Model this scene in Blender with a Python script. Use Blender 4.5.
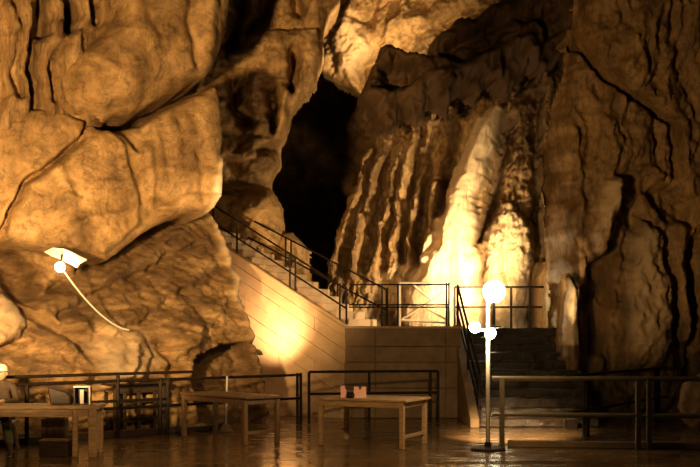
import bpy, bmesh, math, random
import numpy as np
from mathutils import Vector, Matrix

random.seed(7)
C = bpy.context.scene.collection
for o in list(bpy.data.objects):
    bpy.data.objects.remove(o)
scene = bpy.context.scene

# ------------------------------------------------------------------ camera, world, exposure
FPX, CX, HY, EYE = 1000.0, 350.0, 336.0, 1.70      # focal length in px, centre column, horizon row, eye height
cam = bpy.data.objects.new('camera', bpy.data.cameras.new('camera'))
C.objects.link(cam)
cam.location = (0, 0, EYE)
cam.rotation_euler = (math.pi / 2, 0, 0)
cam.data.sensor_width = 36.0
cam.data.lens = 36.0 * FPX / 700.0
cam.data.shift_y = (HY - 233.5) / 700.0
cam.data.clip_end = 200
scene.camera = cam
w = bpy.data.worlds.new('cave_dark')
scene.world = w
w.use_nodes = True
w.node_tree.nodes['Background'].inputs['Color'].default_value = (0.5, 0.26, 0.09, 1)
w.node_tree.nodes['Background'].inputs['Strength'].default_value = 0.018
vs = scene.view_settings
vs.view_transform = 'Standard'
vs.look = 'None'
vs.exposure = 0.12
vs.gamma = 1.0
vs.use_curve_mapping = False

AMBER = (1.0, 0.61, 0.25)


def light(name, kind, loc, watts, color=AMBER, radius=0.12, target=None, angle=None, blend=0.6):
    d = bpy.data.lights.new(name, kind)
    d.energy = watts
    d.color = color
    d.shadow_soft_size = radius
    o = bpy.data.objects.new(name, d)
    C.objects.link(o)
    o.location = loc
    if kind == 'SPOT':
        d.spot_size = math.radians(angle)
        d.spot_blend = blend
        v = Vector(target) - Vector(loc)
        o.rotation_euler = v.to_track_quat('-Z', 'Y').to_euler()
    return o


# floodlight inferred out of view, then two fills added
light('hall_flood_left', 'SPOT', (-4.2, 7.6, 2.3), 8200, radius=0.25, target=(-5.0, 19.0, 5.2), angle=58, blend=0.35)
light('furniture_fill', 'SPOT', (1.0, 6.0, 5.2), 1500, radius=0.3, target=(-1.6, 15.6, 0.4), angle=60, blend=0.9)  # unseen fill added to lift the furniture out of the dark
light('right_wall_fill', 'SPOT', (-3.2, 6.5, 1.0), 2600, radius=0.3, target=(6.2, 20.5, 5.8), angle=34, blend=0.7)  # unseen fill added to bring out the right wall


def P(px, py, Y):
    return Vector(((px - CX) * Y / FPX, Y, EYE + (HY - py) * Y / FPX))


# ------------------------------------------------------------------ helpers
def setp(o, label=None, cat=None, group=None, kind=None):
    if label: o['label'] = label
    if cat: o['category'] = cat
    if group: o['group'] = group
    if kind: o['kind'] = kind
    return o


def empty(name, loc=(0, 0, 0), rz=0.0, label=None, cat=None, group=None, kind=None):
    o = bpy.data.objects.new(name, None)
    C.objects.link(o)
    o.location = loc
    o.rotation_euler = (0, 0, rz)
    o.empty_display_size = 0.1
    return setp(o, label, cat, group, kind)


class MB:
    """collects shapes for one mesh"""
    def __init__(s):
        s.bm = bmesh.new()

    def box(s, c, size, rot=None, bev=0.0):
        r = bmesh.ops.create_cube(s.bm, size=1.0)
        vs_ = r['verts']
        M = Matrix.Translation(Vector(c)) @ (rot if rot is not None else Matrix.Identity(4)) @ Matrix.Diagonal((size[0], size[1], size[2], 1))
        bmesh.ops.transform(s.bm, matrix=M, verts=vs_)
        if bev > 0:
            es = list({e for v in vs_ for e in v.link_edges})
            bmesh.ops.bevel(s.bm, geom=es, offset=bev, segments=1, affect='EDGES')
        return s

    def bar(s, a, b, wx, wz, bev=0.0, up=(0, 0, 1)):
        a, b = Vector(a), Vector(b)
        d = b - a
        L = d.length
        d.normalize()
        u = Vector(up)
        if abs(d.dot(u)) > 0.98:
            u = Vector((1, 0, 0))
        x = d.cross(u).normalized()
        z = x.cross(d).normalized()
        R = Matrix((x, d, z)).transposed().to_4x4()
        return s.box((a + b) / 2, (wx, L, wz), R, bev)

    def tube(s, a, b, r, r2=None, seg=10):
        a, b = Vector(a), Vector(b)
        d = b - a
        r2 = r if r2 is None else r2
        q = d.to_track_quat('Z', 'Y').to_matrix().to_4x4()
        bmesh.ops.create_cone(s.bm, cap_ends=True, segments=seg, radius1=r, radius2=r2, depth=d.length,
                              matrix=Matrix.Translation((a + b) / 2) @ q)
        return s

    def path(s, pts, r, seg=8):
        for a, b in zip(pts[:-1], pts[1:]):
            s.tube(a, b, r, seg=seg)
        for p in pts[1:-1]:
            s.ball(p, r * 1.02, seg=seg)
        return s

    def ball(s, c, r, scale=(1, 1, 1), seg=12):
        M = Matrix.Translation(Vector(c)) @ Matrix.Diagonal((scale[0], scale[1], scale[2], 1))
        bmesh.ops.create_uvsphere(s.bm, u_segments=seg, v_segments=max(6, seg // 2 + 2), radius=r, matrix=M)
        return s

    def lathe(s, prof, c=(0, 0, 0), seg=20, rot=None):
        M = Matrix.Translation(Vector(c)) @ (rot if rot is not None else Matrix.Identity(4))
        rings = []
        for r, z in prof:
            rings.append([s.bm.verts.new(M @ Vector((r * math.cos(2 * math.pi * k / seg), r * math.sin(2 * math.pi * k / seg), z))) for k in range(seg)])
        for A, B in zip(rings[:-1], rings[1:]):
            for k in range(seg):
                s.bm.faces.new((A[k], A[(k + 1) % seg], B[(k + 1) % seg], B[k]))
        s.bm.faces.new(list(reversed(rings[0])))
        s.bm.faces.new(rings[-1])
        return s

    def prism(s, pts, vec, bev=0.0):
        vec = Vector(vec)
        A = [s.bm.verts.new(Vector(p)) for p in pts]
        B = [s.bm.verts.new(Vector(p) + vec) for p in pts]
        n = len(A)
        fs = [s.bm.faces.new(A), s.bm.faces.new(list(reversed(B)))]
        for k in range(n):
            fs.append(s.bm.faces.new((A[k], B[k], B[(k + 1) % n], A[(k + 1) % n])))
        bmesh.ops.recalc_face_normals(s.bm, faces=fs)
        if bev > 0:
            es = list({e for v in A + B for e in v.link_edges})
            bmesh.ops.bevel(s.bm, geom=es, offset=bev, segments=1, affect='EDGES')
        return s

    def build(s, name, mat, parent=None, smooth=False):
        bmesh.ops.recalc_face_normals(s.bm, faces=s.bm.faces)
        me = bpy.data.meshes.new(name)
        s.bm.to_mesh(me)
        s.bm.free()
        me.materials.append(mat)
        if smooth:
            for p in me.polygons:
                p.use_smooth = True
        o = bpy.data.objects.new(name, me)
        C.objects.link(o)
        if parent is not None:
            o.parent = parent
        return o


def copy_tree(o, parent=None):
    c = o.copy()
    C.objects.link(c)
    c.parent = parent
    for ch in [k for k in o.children]:
        copy_tree(ch, c)
    return c


# ------------------------------------------------------------------ materials
def nodes(name):
    m = bpy.data.materials.new(name)
    m.use_nodes = True
    nt = m.node_tree
    return m, nt, nt.nodes['Principled BSDF']


def coords(nt, scale=(1, 1, 1), rot=(0, 0, 0)):
    g = nt.nodes.new('ShaderNodeTexCoord')
    mp = nt.nodes.new('ShaderNodeMapping')
    mp.inputs['Scale'].default_value = scale
    mp.inputs['Rotation'].default_value = rot
    nt.links.new(g.outputs['Object'], mp.inputs['Vector'])
    return mp.outputs['Vector']


def noise(nt, vec, scale, detail=6, rough=0.6, dist=0.0):
    n = nt.nodes.new('ShaderNodeTexNoise')
    n.inputs['Scale'].default_value = scale
    n.inputs['Detail'].default_value = detail
    n.inputs['Roughness'].default_value = rough
    n.inputs['Distortion'].default_value = dist
    nt.links.new(vec, n.inputs['Vector'])
    return n.outputs['Fac']


def ramp(nt, fac, stops):
    r = nt.nodes.new('ShaderNodeValToRGB')
    el = r.color_ramp.elements
    while len(el) < len(stops):
        el.new(0.5)
    for e, (p, c) in zip(el, stops):
        e.position = p
        e.color = (c[0], c[1], c[2], 1)
    nt.links.new(fac, r.inputs['Fac'])
    return r.outputs['Color']


def mix(nt, fac, a, b, mode='MIX'):
    m = nt.nodes.new('ShaderNodeMix')
    m.data_type = 'RGBA'
    m.blend_type = mode
    for k, v in ((0, fac), (6, a), (7, b)):
        if isinstance(v, (int, float)):
            m.inputs[k].default_value = v
        elif isinstance(v, tuple):
            m.inputs[k].default_value = (v[0], v[1], v[2], 1)
        else:
            nt.links.new(v, m.inputs[k])
    return m.outputs[2]


def bump(nt, bs, hgt, strength, dist):
    b = nt.nodes.new('ShaderNodeBump')
    b.inputs['Strength'].default_value = strength
    b.inputs['Distance'].default_value = dist
    nt.links.new(hgt, b.inputs['Height'])
    nt.links.new(b.outputs['Normal'], bs.inputs['Normal'])


def rock_mat(name, dark, mid, pale, stretch=(1, 1, 1), rough=0.7, sc=1.0, bstr=0.35, strata=False):
    """cave limestone: mottled colour, mineral streaks, pale calcite, stains and painted light where the mesh says so"""
    m, nt, bs = nodes(name)
    v = coords(nt, (1.0, 1.0, 2.6), (0, math.radians(32), 0)) if strata else coords(nt, stretch)
    v2 = coords(nt, (1, 1, 1))
    big = noise(nt, v, 0.9 * sc, 8, 0.62, 0.6)
    col = ramp(nt, big, [(0.34, dark), (0.50, mid), (0.64, pale)])
    fine = noise(nt, v2, 9 * sc, 6, 0.7)
    fcol = ramp(nt, fine, [(0.30, (0.55, 0.55, 0.55)), (0.6, (1.1, 1.1, 1.1))])
    col = mix(nt, 0.55, col, fcol, 'MULTIPLY')
    midn = noise(nt, v, 3.2 * sc, 9, 0.75, 0.8)
    mcol = ramp(nt, midn, [(0.36, (0.45, 0.43, 0.40)), (0.50, (0.95, 0.95, 0.95)), (0.66, (1.25, 1.25, 1.25))])
    col = mix(nt, 0.8, col, mcol, 'MULTIPLY')
    vein = noise(nt, v, 1.3 * sc, 5, 0.6, 1.2)
    vcol = ramp(nt, vein, [(0.485, (1, 1, 1)), (0.5, (0.30, 0.28, 0.25)), (0.515, (1, 1, 1))])
    col = mix(nt, 0.55, col, vcol, 'MULTIPLY')
    at = nt.nodes.new('ShaderNodeAttribute')
    at.attribute_name = 'calcite_lit'
    col = mix(nt, at.outputs['Fac'], col, (0.80, 0.60, 0.36))  # mineral crust, and lit patches painted pale
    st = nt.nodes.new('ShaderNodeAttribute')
    st.attribute_name = 'stain_shade'
    col = mix(nt, st.outputs['Fac'], col, (0.06, 0.030, 0.010))  # stains, and shade painted into the colour
    nt.links.new(col, bs.inputs['Base Color'])
    bs.inputs['Roughness'].default_value = rough
    bs.inputs['Specular IOR Level'].default_value = 0.35
    h1 = noise(nt, v, 4 * sc, 10, 0.72, 0.3)
    h2 = noise(nt, v2, 16 * sc, 6, 0.7)
    ma = nt.nodes.new('ShaderNodeMath')
    ma.operation = 'MULTIPLY_ADD'
    nt.links.new(h2, ma.inputs[0])
    ma.inputs[1].default_value = 0.35
    nt.links.new(h1, ma.inputs[2])
    bump(nt, bs, ma.outputs[0], bstr * 1.3, 0.08)
    return m


def plain(name, a, b, scale=6, rough=0.6, stretch=(1, 1, 1), bstr=0.2, bdist=0.01, metal=0.0, detail=5):
    m, nt, bs = nodes(name)
    v = coords(nt, stretch)
    n = noise(nt, v, scale, detail, 0.65)
    nt.links.new(ramp(nt, n, [(0.32, a), (0.68, b)]), bs.inputs['Base Color'])
    bs.inputs['Roughness'].default_value = rough
    bs.inputs['Metallic'].default_value = metal
    if bstr > 0:
        bump(nt, bs, n, bstr, bdist)
    return m


def glow(name, col, strength):
    m, nt, bs = nodes(name)
    bs.inputs['Base Color'].default_value = (0.9, 0.8, 0.6, 1)
    bs.inputs['Emission Color'].default_value = (*col, 1)
    bs.inputs['Emission Strength'].default_value = strength
    return m


M = {}
M['rock_left'] = rock_mat('limestone_left', (0.20, 0.115, 0.042), (0.40, 0.24, 0.09), (0.55, 0.35, 0.15), rough=0.75)
M['rock_brown'] = rock_mat('limestone_brown', (0.15, 0.085, 0.03), (0.29, 0.17, 0.062), (0.40, 0.25, 0.10), rough=0.72)
M['rock_strata'] = rock_mat('limestone_strata', (0.10, 0.058, 0.021), (0.24, 0.14, 0.052), (0.46, 0.29, 0.12), rough=0.7, bstr=0.4, strata=True)
M['rock_streak'] = rock_mat('limestone_streaked', (0.13, 0.07, 0.025), (0.34, 0.20, 0.075), (0.55, 0.36, 0.16), stretch=(2.4, 2.4, 0.45), rough=0.62, bstr=0.8)
M['rock_right'] = rock_mat('limestone_right', (0.13, 0.07, 0.025), (0.27, 0.155, 0.055), (0.40, 0.24, 0.09), stretch=(1.5, 1.5, 0.6), rough=0.6)
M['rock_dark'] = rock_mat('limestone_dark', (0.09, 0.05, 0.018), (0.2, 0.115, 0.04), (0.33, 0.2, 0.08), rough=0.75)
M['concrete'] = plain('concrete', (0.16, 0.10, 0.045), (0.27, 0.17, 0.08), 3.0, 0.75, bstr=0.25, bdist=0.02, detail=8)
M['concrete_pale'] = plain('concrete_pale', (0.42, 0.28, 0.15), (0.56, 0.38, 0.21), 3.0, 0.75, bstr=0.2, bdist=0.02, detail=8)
M['wet_step'] = plain('wet_step', (0.02, 0.011, 0.004), (0.065, 0.036, 0.014), 5.0, 0.3, bstr=0.9, bdist=0.05, detail=8)
M['wood'] = plain('weathered_wood', (0.24, 0.14, 0.06), (0.50, 0.33, 0.16), 5.0, 0.55, (1, 6, 6), 0.4, 0.006)
M['wood_dark'] = plain('dark_wood', (0.018, 0.010, 0.004), (0.05, 0.028, 0.011), 5.0, 0.55, (1, 6, 6), 0.4, 0.006)
M['wood_mid'] = plain('brown_wood', (0.13, 0.072, 0.03), (0.26, 0.15, 0.065), 5.0, 0.55, (6, 6, 1), 0.4, 0.006)
M['iron'] = plain('dark_iron', (0.008, 0.005, 0.003), (0.022, 0.013, 0.006), 9.0, 0.6, bstr=0.2, bdist=0.004)
M['iron'].node_tree.nodes['Principled BSDF'].inputs['Specular IOR Level'].default_value = 0.15
M['olive'] = plain('olive_paint', (0.07, 0.052, 0.022), (0.12, 0.088, 0.038), 9.0, 0.4, bstr=0.2, bdist=0.003)
M['white'] = plain('white_paint', (0.72, 0.66, 0.55), (0.85, 0.8, 0.7), 9.0, 0.4, bstr=0.1, bdist=0.003)
M['galv'] = plain('pale_metal', (0.7, 0.63, 0.5), (0.85, 0.78, 0.62), 9.0, 0.4, bstr=0.1, bdist=0.003)
M['green'] = plain('green_enamel', (0.20, 0.24, 0.07), (0.30, 0.34, 0.10), 9.0, 0.4, bstr=0.1, bdist=0.003)
M['pink'] = plain('pink_card', (0.82, 0.40, 0.30), (0.9, 0.5, 0.4), 9.0, 0.6, bstr=0.05, bdist=0.002)
M['bulb'] = glow('lit_bulb', (1.0, 0.86, 0.55), 40)
M['bulb_small'] = glow('lit_bulb_small', (1.0, 0.86, 0.55), 25)
M['skin'] = plain('skin', (0.50, 0.30, 0.18), (0.58, 0.36, 0.23), 20, 0.5, bstr=0.05, bdist=0.002)
M['trouser'] = plain('green_cloth', (0.06, 0.065, 0.025), (0.11, 0.115, 0.05), 14, 0.85, bstr=0.3, bdist=0.006)
M['shirt'] = plain('dark_cloth', (0.04, 0.025, 0.012), (0.08, 0.05, 0.025), 14, 0.85, bstr=0.3, bdist=0.006)
M['shoe'] = plain('black_leather', (0.02, 0.014, 0.008), (0.05, 0.03, 0.016), 14, 0.4, bstr=0.1, bdist=0.002)


def wet_floor_mat():
    m, nt, bs = nodes('wet_stone_floor')
    v = coords(nt)
    n1 = noise(nt, v, 0.7, 8, 0.65, 0.4)
    n2 = noise(nt, coords(nt, (1, 2.4, 1)), 1.6, 6, 0.6, 0.6)
    nt.links.new(ramp(nt, n1, [(0.3, (0.055, 0.03, 0.011)), (0.7, (0.17, 0.10, 0.042))]), bs.inputs['Base Color'])
    rr = ramp(nt, n2, [(0.38, (0.06, 0.06, 0.06)), (0.62, (0.30, 0.30, 0.30))])
    nt.links.new(rr, bs.inputs['Roughness'])
    bs.inputs['Specular IOR Level'].default_value = 0.6
    n3 = noise(nt, coords(nt, (1, 1.6, 1)), 3.0, 5, 0.6, 0.3)
    bump(nt, bs, n3, 0.12, 0.05)
    return m


M['floor'] = wet_floor_mat()

# ------------------------------------------------------------------ rock sculpting
_rng = np.random.RandomState(3)
_PERM = _rng.permutation(512)
_G = np.stack([np.cos(np.linspace(0, 2 * np.pi, 64, endpoint=False)), np.sin(np.linspace(0, 2 * np.pi, 64, endpoint=False))], 1)


def perlin(x, y, seed=0):
    xi = np.floor(x).astype(int)
    yi = np.floor(y).astype(int)
    xf, yf = x - xi, y - yi

    def g(ix, iy):
        h = _PERM[(_PERM[(ix + seed * 37) % 512] + iy + seed * 11) % 512] % 64
        return _G[h]
    u = xf * xf * xf * (xf * (xf * 6 - 15) + 10)
    v = yf * yf * yf * (yf * (yf * 6 - 15) + 10)
    d = lambda gr, a, b: gr[..., 0] * a + gr[..., 1] * b
    n00 = d(g(xi, yi), xf, yf)
    n10 = d(g(xi + 1, yi), xf - 1, yf)
    n01 = d(g(xi, yi + 1), xf, yf - 1)
    n11 = d(g(xi + 1, yi + 1), xf - 1, yf - 1)
    return ((n00 * (1 - u) + n10 * u) * (1 - v) + (n01 * (1 - u) + n11 * u) * v) * 1.4


def fbm(x, y, octv=5, seed=0, gain=0.5, ridged=False):
    s, a = 0.0, 1.0
    for k in range(octv):
        n = perlin(x * 2 ** k + 13.1 * k, y * 2 ** k - 7.7 * k, seed + k)
        s = s + a * ((1 - 2 * np.abs(n)) if ridged else n)
        a *= gain
    return s


def sstep(t):
    t = np.clip(t, 0, 1)
    return t * t * (3 - 2 * t)


def seg_dist(x, y, pts, closed=False, along=False):
    best = np.full(x.shape, 1e9)
    tt = np.zeros(x.shape)
    n = len(pts)
    m = n if closed else n - 1
    for k in range(m):
        ax, ay = pts[k]
        bx_, by_ = pts[(k + 1) % n]
        dx, dy = bx_ - ax, by_ - ay
        L2 = dx * dx + dy * dy + 1e-12
        t = np.clip(((x - ax) * dx + (y - ay) * dy) / L2, 0, 1)
        d = np.hypot(x - ax - t * dx, y - ay - t * dy)
        if along:
            tt = np.where(d < best, (k + t) / m, tt)
        best = np.minimum(best, d)
    return (best, tt) if along else best


def poly_sd(x, y, pts):
    d = seg_dist(x, y, pts, True)
    ins = np.zeros(x.shape, bool)
    n = len(pts)
    for k in range(n):
        ax, ay = pts[k]
        bx_, by_ = pts[(k + 1) % n]
        c = ((ay > y) != (by_ > y)) & (x < (bx_ - ax) * (y - ay) / (by_ - ay + 1e-12) + ax)
        ins ^= c
    return np.where(ins, d, -d)


class Rock:
    """A rock face: its own plane Y = a + b X + c Z in the cave, relief in metres towards the hall."""
    def __init__(s, a, b, c, outline, res=0.04, R=0.4, warp=0.12, wscale=1.3, back=1.6, seed=0, deep=1.0):
        s.a, s.b, s.c, s.seed, s.R, s.back = a, b, c, seed, R, back
        s.pts = [s.on(p) for p in outline]
        xs = [p[0] for p in s.pts]
        zs = [p[1] for p in s.pts]
        mg = 0.25
        s.x = np.arange(min(xs) - mg, max(xs) + mg, res)
        s.z = np.arange(min(zs) - mg, max(zs) + mg, res)
        s.X, s.Z = np.meshgrid(s.x, s.z)
        s.wx = s.X + warp * fbm(s.X * wscale, s.Z * wscale, 4, seed + 5)
        s.wz = s.Z + warp * fbm(s.X * wscale + 31, s.Z * wscale - 17, 4, seed + 9)
        s.sd = poly_sd(s.wx, s.wz, s.pts)
        t = np.clip(s.sd / R, 0, 1)
        s.h = -R * deep * (1 - np.sqrt(np.clip(1 - (1 - t) ** 2, 0, 1)))
        s.h = s.h + np.where(s.sd < 0, np.clip(s.sd * 15, -back, 0), 0)
        s.cal = np.zeros(s.X.shape)  # pale crust and painted light
        s.stn = np.zeros(s.X.shape)  # stains and painted shade
        s.calm = np.zeros(s.X.shape)

    def on(s, p):
        # the ray through the photo point meets the plane
        kx = (p[0] - CX) / FPX
        kz = (HY - p[1]) / FPX
        Y = (s.a + s.c * EYE) / (1 - s.b * kx - s.c * kz)
        return (kx * Y, EYE + kz * Y)

    def px(s, n):
        return n * 0.001 * (s.a + s.b * (s.x[0] + s.x[-1]) / 2)

    def ridge(s, pts, wpx, hgt, taper=(1, 1), sharp=2.0, warp=True):
        q = [s.on(p) for p in pts]
        d, t = seg_dist(s.wx if warp else s.X, s.wz if warp else s.Z, q, along=True)
        wd = s.px(wpx) * (taper[0] + (taper[1] - taper[0]) * t)
        s.h = s.h + hgt * np.exp(-(d / wd) ** sharp)
        return s

    def block(s, poly, hgt, softpx=6, mode='step'):
        q = [s.on(p) for p in poly]
        sd = poly_sd(s.wx, s.wz, q)
        t = np.clip(sd / s.px(softpx), 0, 1)
        s.h = s.h + hgt * (np.sqrt(np.clip(1 - (1 - t) ** 2, 0, 1)) if mode == 'dome' else sstep(t))
        return s

    def ramp(s, p0, p1, h0, h1):
        a, b = s.on(p0), s.on(p1)
        dx, dz = b[0] - a[0], b[1] - a[1]
        t = ((s.X - a[0]) * dx + (s.Z - a[1]) * dz) / (dx * dx + dz * dz)
        s.h = s.h + h0 + (h1 - h0) * np.clip(t, -0.3, 1.3)
        return s

    def rough(s, amp, scale, sx=1, sz=1, octv=5, ridged=False, ang=0.0, gain=0.5, seed=0):
        ca, sa = math.cos(ang), math.sin(ang)
        u = (s.wx * ca + s.wz * sa) * sx * scale
        v = (-s.wx * sa + s.wz * ca) * sz * scale
        s.h = s.h + amp * (1 - s.calm) * fbm(u, v, octv, s.seed + seed, gain, ridged)
        return s

    def paint(s, which, poly, softpx=8, amt=1.0):
        q = [s.on(p) for p in poly]
        m = amt * sstep(poly_sd(s.wx, s.wz, q) / s.px(softpx) + 0.3)
        if which == 'calcite_lit':
            s.cal = np.maximum(s.cal, m)
        else:
            s.stn = np.maximum(s.stn, m)
        return s

    def smooth(s, poly, softpx, amt):
        q = [s.on(p) for p in poly]
        s.calm = np.maximum(s.calm, amt * sstep(poly_sd(s.wx, s.wz, q) / s.px(softpx)))
        return s

    def streak(s, which, pts, wpx, amt=1.0):
        q = [s.on(p) for p in pts]
        d = seg_dist(s.wx, s.wz, q)
        m = amt * np.exp(-(d / s.px(wpx)) ** 2)
        if which == 'calcite_lit':
            s.cal = np.maximum(s.cal, m)
        else:
            s.stn = np.maximum(s.stn, m)
        return s

    def build(s, name, mat, parent=None):
        nrm = Vector((s.b, -1.0, s.c)).normalized()
        keep = s.sd > -0.12
        Y = s.a + s.b * s.X + s.c * s.Z
        co = np.stack([s.X + nrm.x * s.h, Y + nrm.y * s.h, s.Z + nrm.z * s.h], -1)
        idx = -np.ones(s.X.shape, int)
        idx[keep] = np.arange(keep.sum())
        a, b, c, d = idx[:-1, :-1], idx[:-1, 1:], idx[1:, 1:], idx[1:, :-1]
        ok = (a >= 0) & (b >= 0) & (c >= 0) & (d >= 0)
        quads = np.stack([a[ok], b[ok], c[ok], d[ok]], 1)
        verts = co[keep]
        me = bpy.data.meshes.new(name)
        me.vertices.add(len(verts))
        me.vertices.foreach_set('co', verts.astype(np.float32).ravel())
        me.loops.add(quads.size)
        me.loops.foreach_set('vertex_index', quads.astype(np.int32).ravel())
        me.polygons.add(len(quads))
        me.polygons.foreach_set('loop_start', np.arange(0, quads.size, 4, dtype=np.int32))
        me.polygons.foreach_set('use_smooth', np.ones(len(quads), bool))
        for nm, arr in (('calcite_lit', s.cal), ('stain_shade', s.stn)):
            at = me.attributes.new(nm, 'FLOAT', 'POINT')
            at.data.foreach_set('value', np.clip(arr[keep], 0, 1).astype(np.float32))
        me.update()
        me.validate()
        me.materials.append(mat)
        o = bpy.data.objects.new(name, me)
        C.objects.link(o)
        if parent is not None:
            o.parent = parent
        return o


# ================================================================== THE CAVE
# ---- floor
fl = MB()
fl.box((0, 17, -0.15), (44, 46, 0.3))
floor = fl.build('floor', M['floor'])
setp(floor, 'wet dark stone floor of the cave hall', kind='structure')

# ---- left wall: lower slanting rock
r = Rock(21.36, 0.75, 0.0, [(-170, 190), (0, 215), (45, 236), (100, 250), (150, 222), (192, 196), (250, 198), (252, 232), (252, 262),
                            (251, 300), (250, 335), (255, 365), (259, 425), (262, 480), (-170, 480)], res=0.035, R=0.35, warp=0.09, seed=2)
r.ramp((150, 215), (150, 330), -1.15, 0.1)
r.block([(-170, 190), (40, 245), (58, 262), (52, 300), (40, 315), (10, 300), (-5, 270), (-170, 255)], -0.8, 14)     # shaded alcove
r.block([(-60, 285), (2, 290), (22, 318), (14, 336), (-10, 345), (-60, 345)], 0.5, 16, 'dome')                         # pale boulder face
r.block([(84, 345), (105, 325), (135, 330), (142, 355), (128, 385), (95, 392), (78, 372)], 0.3, 22, 'dome')
r.block([(20, 350), (60, 335), (82, 365), (70, 400), (20, 400)], 0.25, 18, 'dome')
r.block([(150, 300), (185, 290), (200, 325), (185, 360), (150, 350)], 0.2, 20, 'dome')
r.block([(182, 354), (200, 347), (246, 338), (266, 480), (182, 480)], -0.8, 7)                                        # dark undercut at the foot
for a, b, wd, hh in (((70, 300), (205, 225), 4, 0.12), ((60, 318), (215, 240), 3, -0.14), ((95, 265), (170, 222), 4, -0.2), ((120, 320), (225, 260), 5, 0.12),
                     ((100, 345), (190, 290), 4, -0.12), ((130, 375), (232, 300), 5, 0.1), ((25, 312), (85, 352), 6, -0.3), ((85, 300), (190, 250), 3, -0.1),
                     ((40, 300), (100, 262), 5, -0.22), ((150, 345), (170, 385), 4, -0.15), ((105, 385), (125, 345), 3, 0.1)):
    r.ridge([a, ((a[0] + b[0]) / 2, (a[1] + b[1]) / 2 + 3), b], wd, hh)
r.ridge([(240, 205), (243, 250), (244, 300), (244, 335)], 6, 0.22)
for x, y, s_ in ((28, 322, 7), (40, 330, 6), (52, 338, 7), (64, 345, 6), (80, 328, 7), (36, 345, 5), (22, 335, 4)):
    r.ridge([(x, y), (x + 2, y + 1)], s_, 0.22)
r.rough(0.16, 0.9, 1, 1.5, 5, ang=-0.55).rough(0.05, 4, 1, 2.2, 4, True, ang=-0.55, seed=3).rough(0.03, 7, octv=4, seed=8)
r.paint('calcite_lit', [(78, 345), (105, 322), (140, 328), (150, 360), (128, 390), (80, 395)], 18, 0.3).paint('calcite_lit', [(-60, 285), (2, 290), (22, 318), (14, 336), (-10, 345), (-60, 345)], 8, 0.3)
r.paint('calcite_lit', [(236, 198), (256, 198), (256, 335), (242, 340)], 6, 0.6)  # lit right edge, painted as a paler colour
r.paint('stain_shade', [(50, 300), (105, 258), (150, 232), (190, 204), (240, 204), (240, 250), (190, 288), (140, 304), (95, 330), (60, 325)], 14, 0.5)  # upper slope made darker
r.paint('stain_shade', [(190, 350), (248, 340), (266, 480), (186, 480)], 8, 0.7).paint('stain_shade', [(-20, 250), (40, 250), (58, 270), (50, 300), (20, 306), (-5, 285)], 10, 0.45)  # shade of the foot and the alcove painted into the colour
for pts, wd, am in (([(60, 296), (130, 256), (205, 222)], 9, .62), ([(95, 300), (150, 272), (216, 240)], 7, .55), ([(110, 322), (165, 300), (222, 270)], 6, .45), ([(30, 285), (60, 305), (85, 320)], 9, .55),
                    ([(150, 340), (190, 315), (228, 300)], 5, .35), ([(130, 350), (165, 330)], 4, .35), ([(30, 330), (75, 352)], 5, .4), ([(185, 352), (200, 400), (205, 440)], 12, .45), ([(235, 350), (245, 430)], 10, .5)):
    r.streak('stain_shade', pts, wd, am)  # bedding streaks; the last two paint the shade at the foot
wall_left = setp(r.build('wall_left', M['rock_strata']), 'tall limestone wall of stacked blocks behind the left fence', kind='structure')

# ---- left wall: middle block with the pale face
r = Rock(20.35, 0.55, -0.03, [(-170, 95), (0, 108), (60, 108), (88, 122), (115, 130), (147, 124), (180, 105), (221, 80), (225, 112), (227, 160), (224, 196),
                              (208, 212), (186, 211), (150, 232), (108, 258), (80, 262), (45, 248), (0, 236), (-170, 230)], res=0.035, R=0.32, warp=0.07, seed=11)
r.block([(95, 128), (112, 126), (130, 148), (138, 190), (145, 224), (105, 256), (40, 250), (0, 240), (0, 200), (60, 160)], 0.16, 7)
r.block([(104, 122), (150, 118), (160, 140), (140, 156), (122, 140)], -0.22, 8)
r.ridge([(91, 117), (80, 140), (55, 160), (25, 185), (14, 205), (4, 232)], 2.6, -0.5)
r.ridge([(88, 122), (50, 165), (18, 188)], 10, 0.10)
r.block([(150, 210), (185, 192), (222, 196), (208, 214), (186, 213)], 0.14, 8, 'dome')
for x0, y0, x1, y1, wd, hh in ((163, 135, 172, 178, 4, -0.05), (180, 112, 184, 160, 5, -0.06), (196, 150, 199, 200, 3, -0.05), (205, 95, 211, 150, 7, 0.10), (152, 150, 150, 205, 3, 0.06),
                               (60, 165, 75, 245, 4, 0.05), (95, 185, 150, 178, 3, 0.04), (70, 225, 140, 205, 3, 0.05), (30, 200, 70, 195, 3, 0.05)):
    r.ridge([(x0, y0), ((x0 + x1) / 2 + 2, (y0 + y1) / 2), (x1, y1)], wd, hh)
r.block([(213, 168), (224, 155), (228, 198), (210, 212), (205, 200)], 0.1, 7, 'dome')
r.rough(0.09, 0.8, octv=5).rough(0.016, 3.2, octv=4, ridged=True, seed=4)
r.paint('stain_shade', [(112, 128), (150, 124), (180, 108), (215, 90), (218, 150), (200, 185), (172, 195), (150, 180), (140, 155)], 14, 0.28)  # upper right part made darker
r.paint('calcite_lit', [(211, 178), (221, 154), (236, 148), (236, 210), (204, 212)], 5, 0.95)
r.build('rock_block', M['rock_left'], wall_left)

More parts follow.
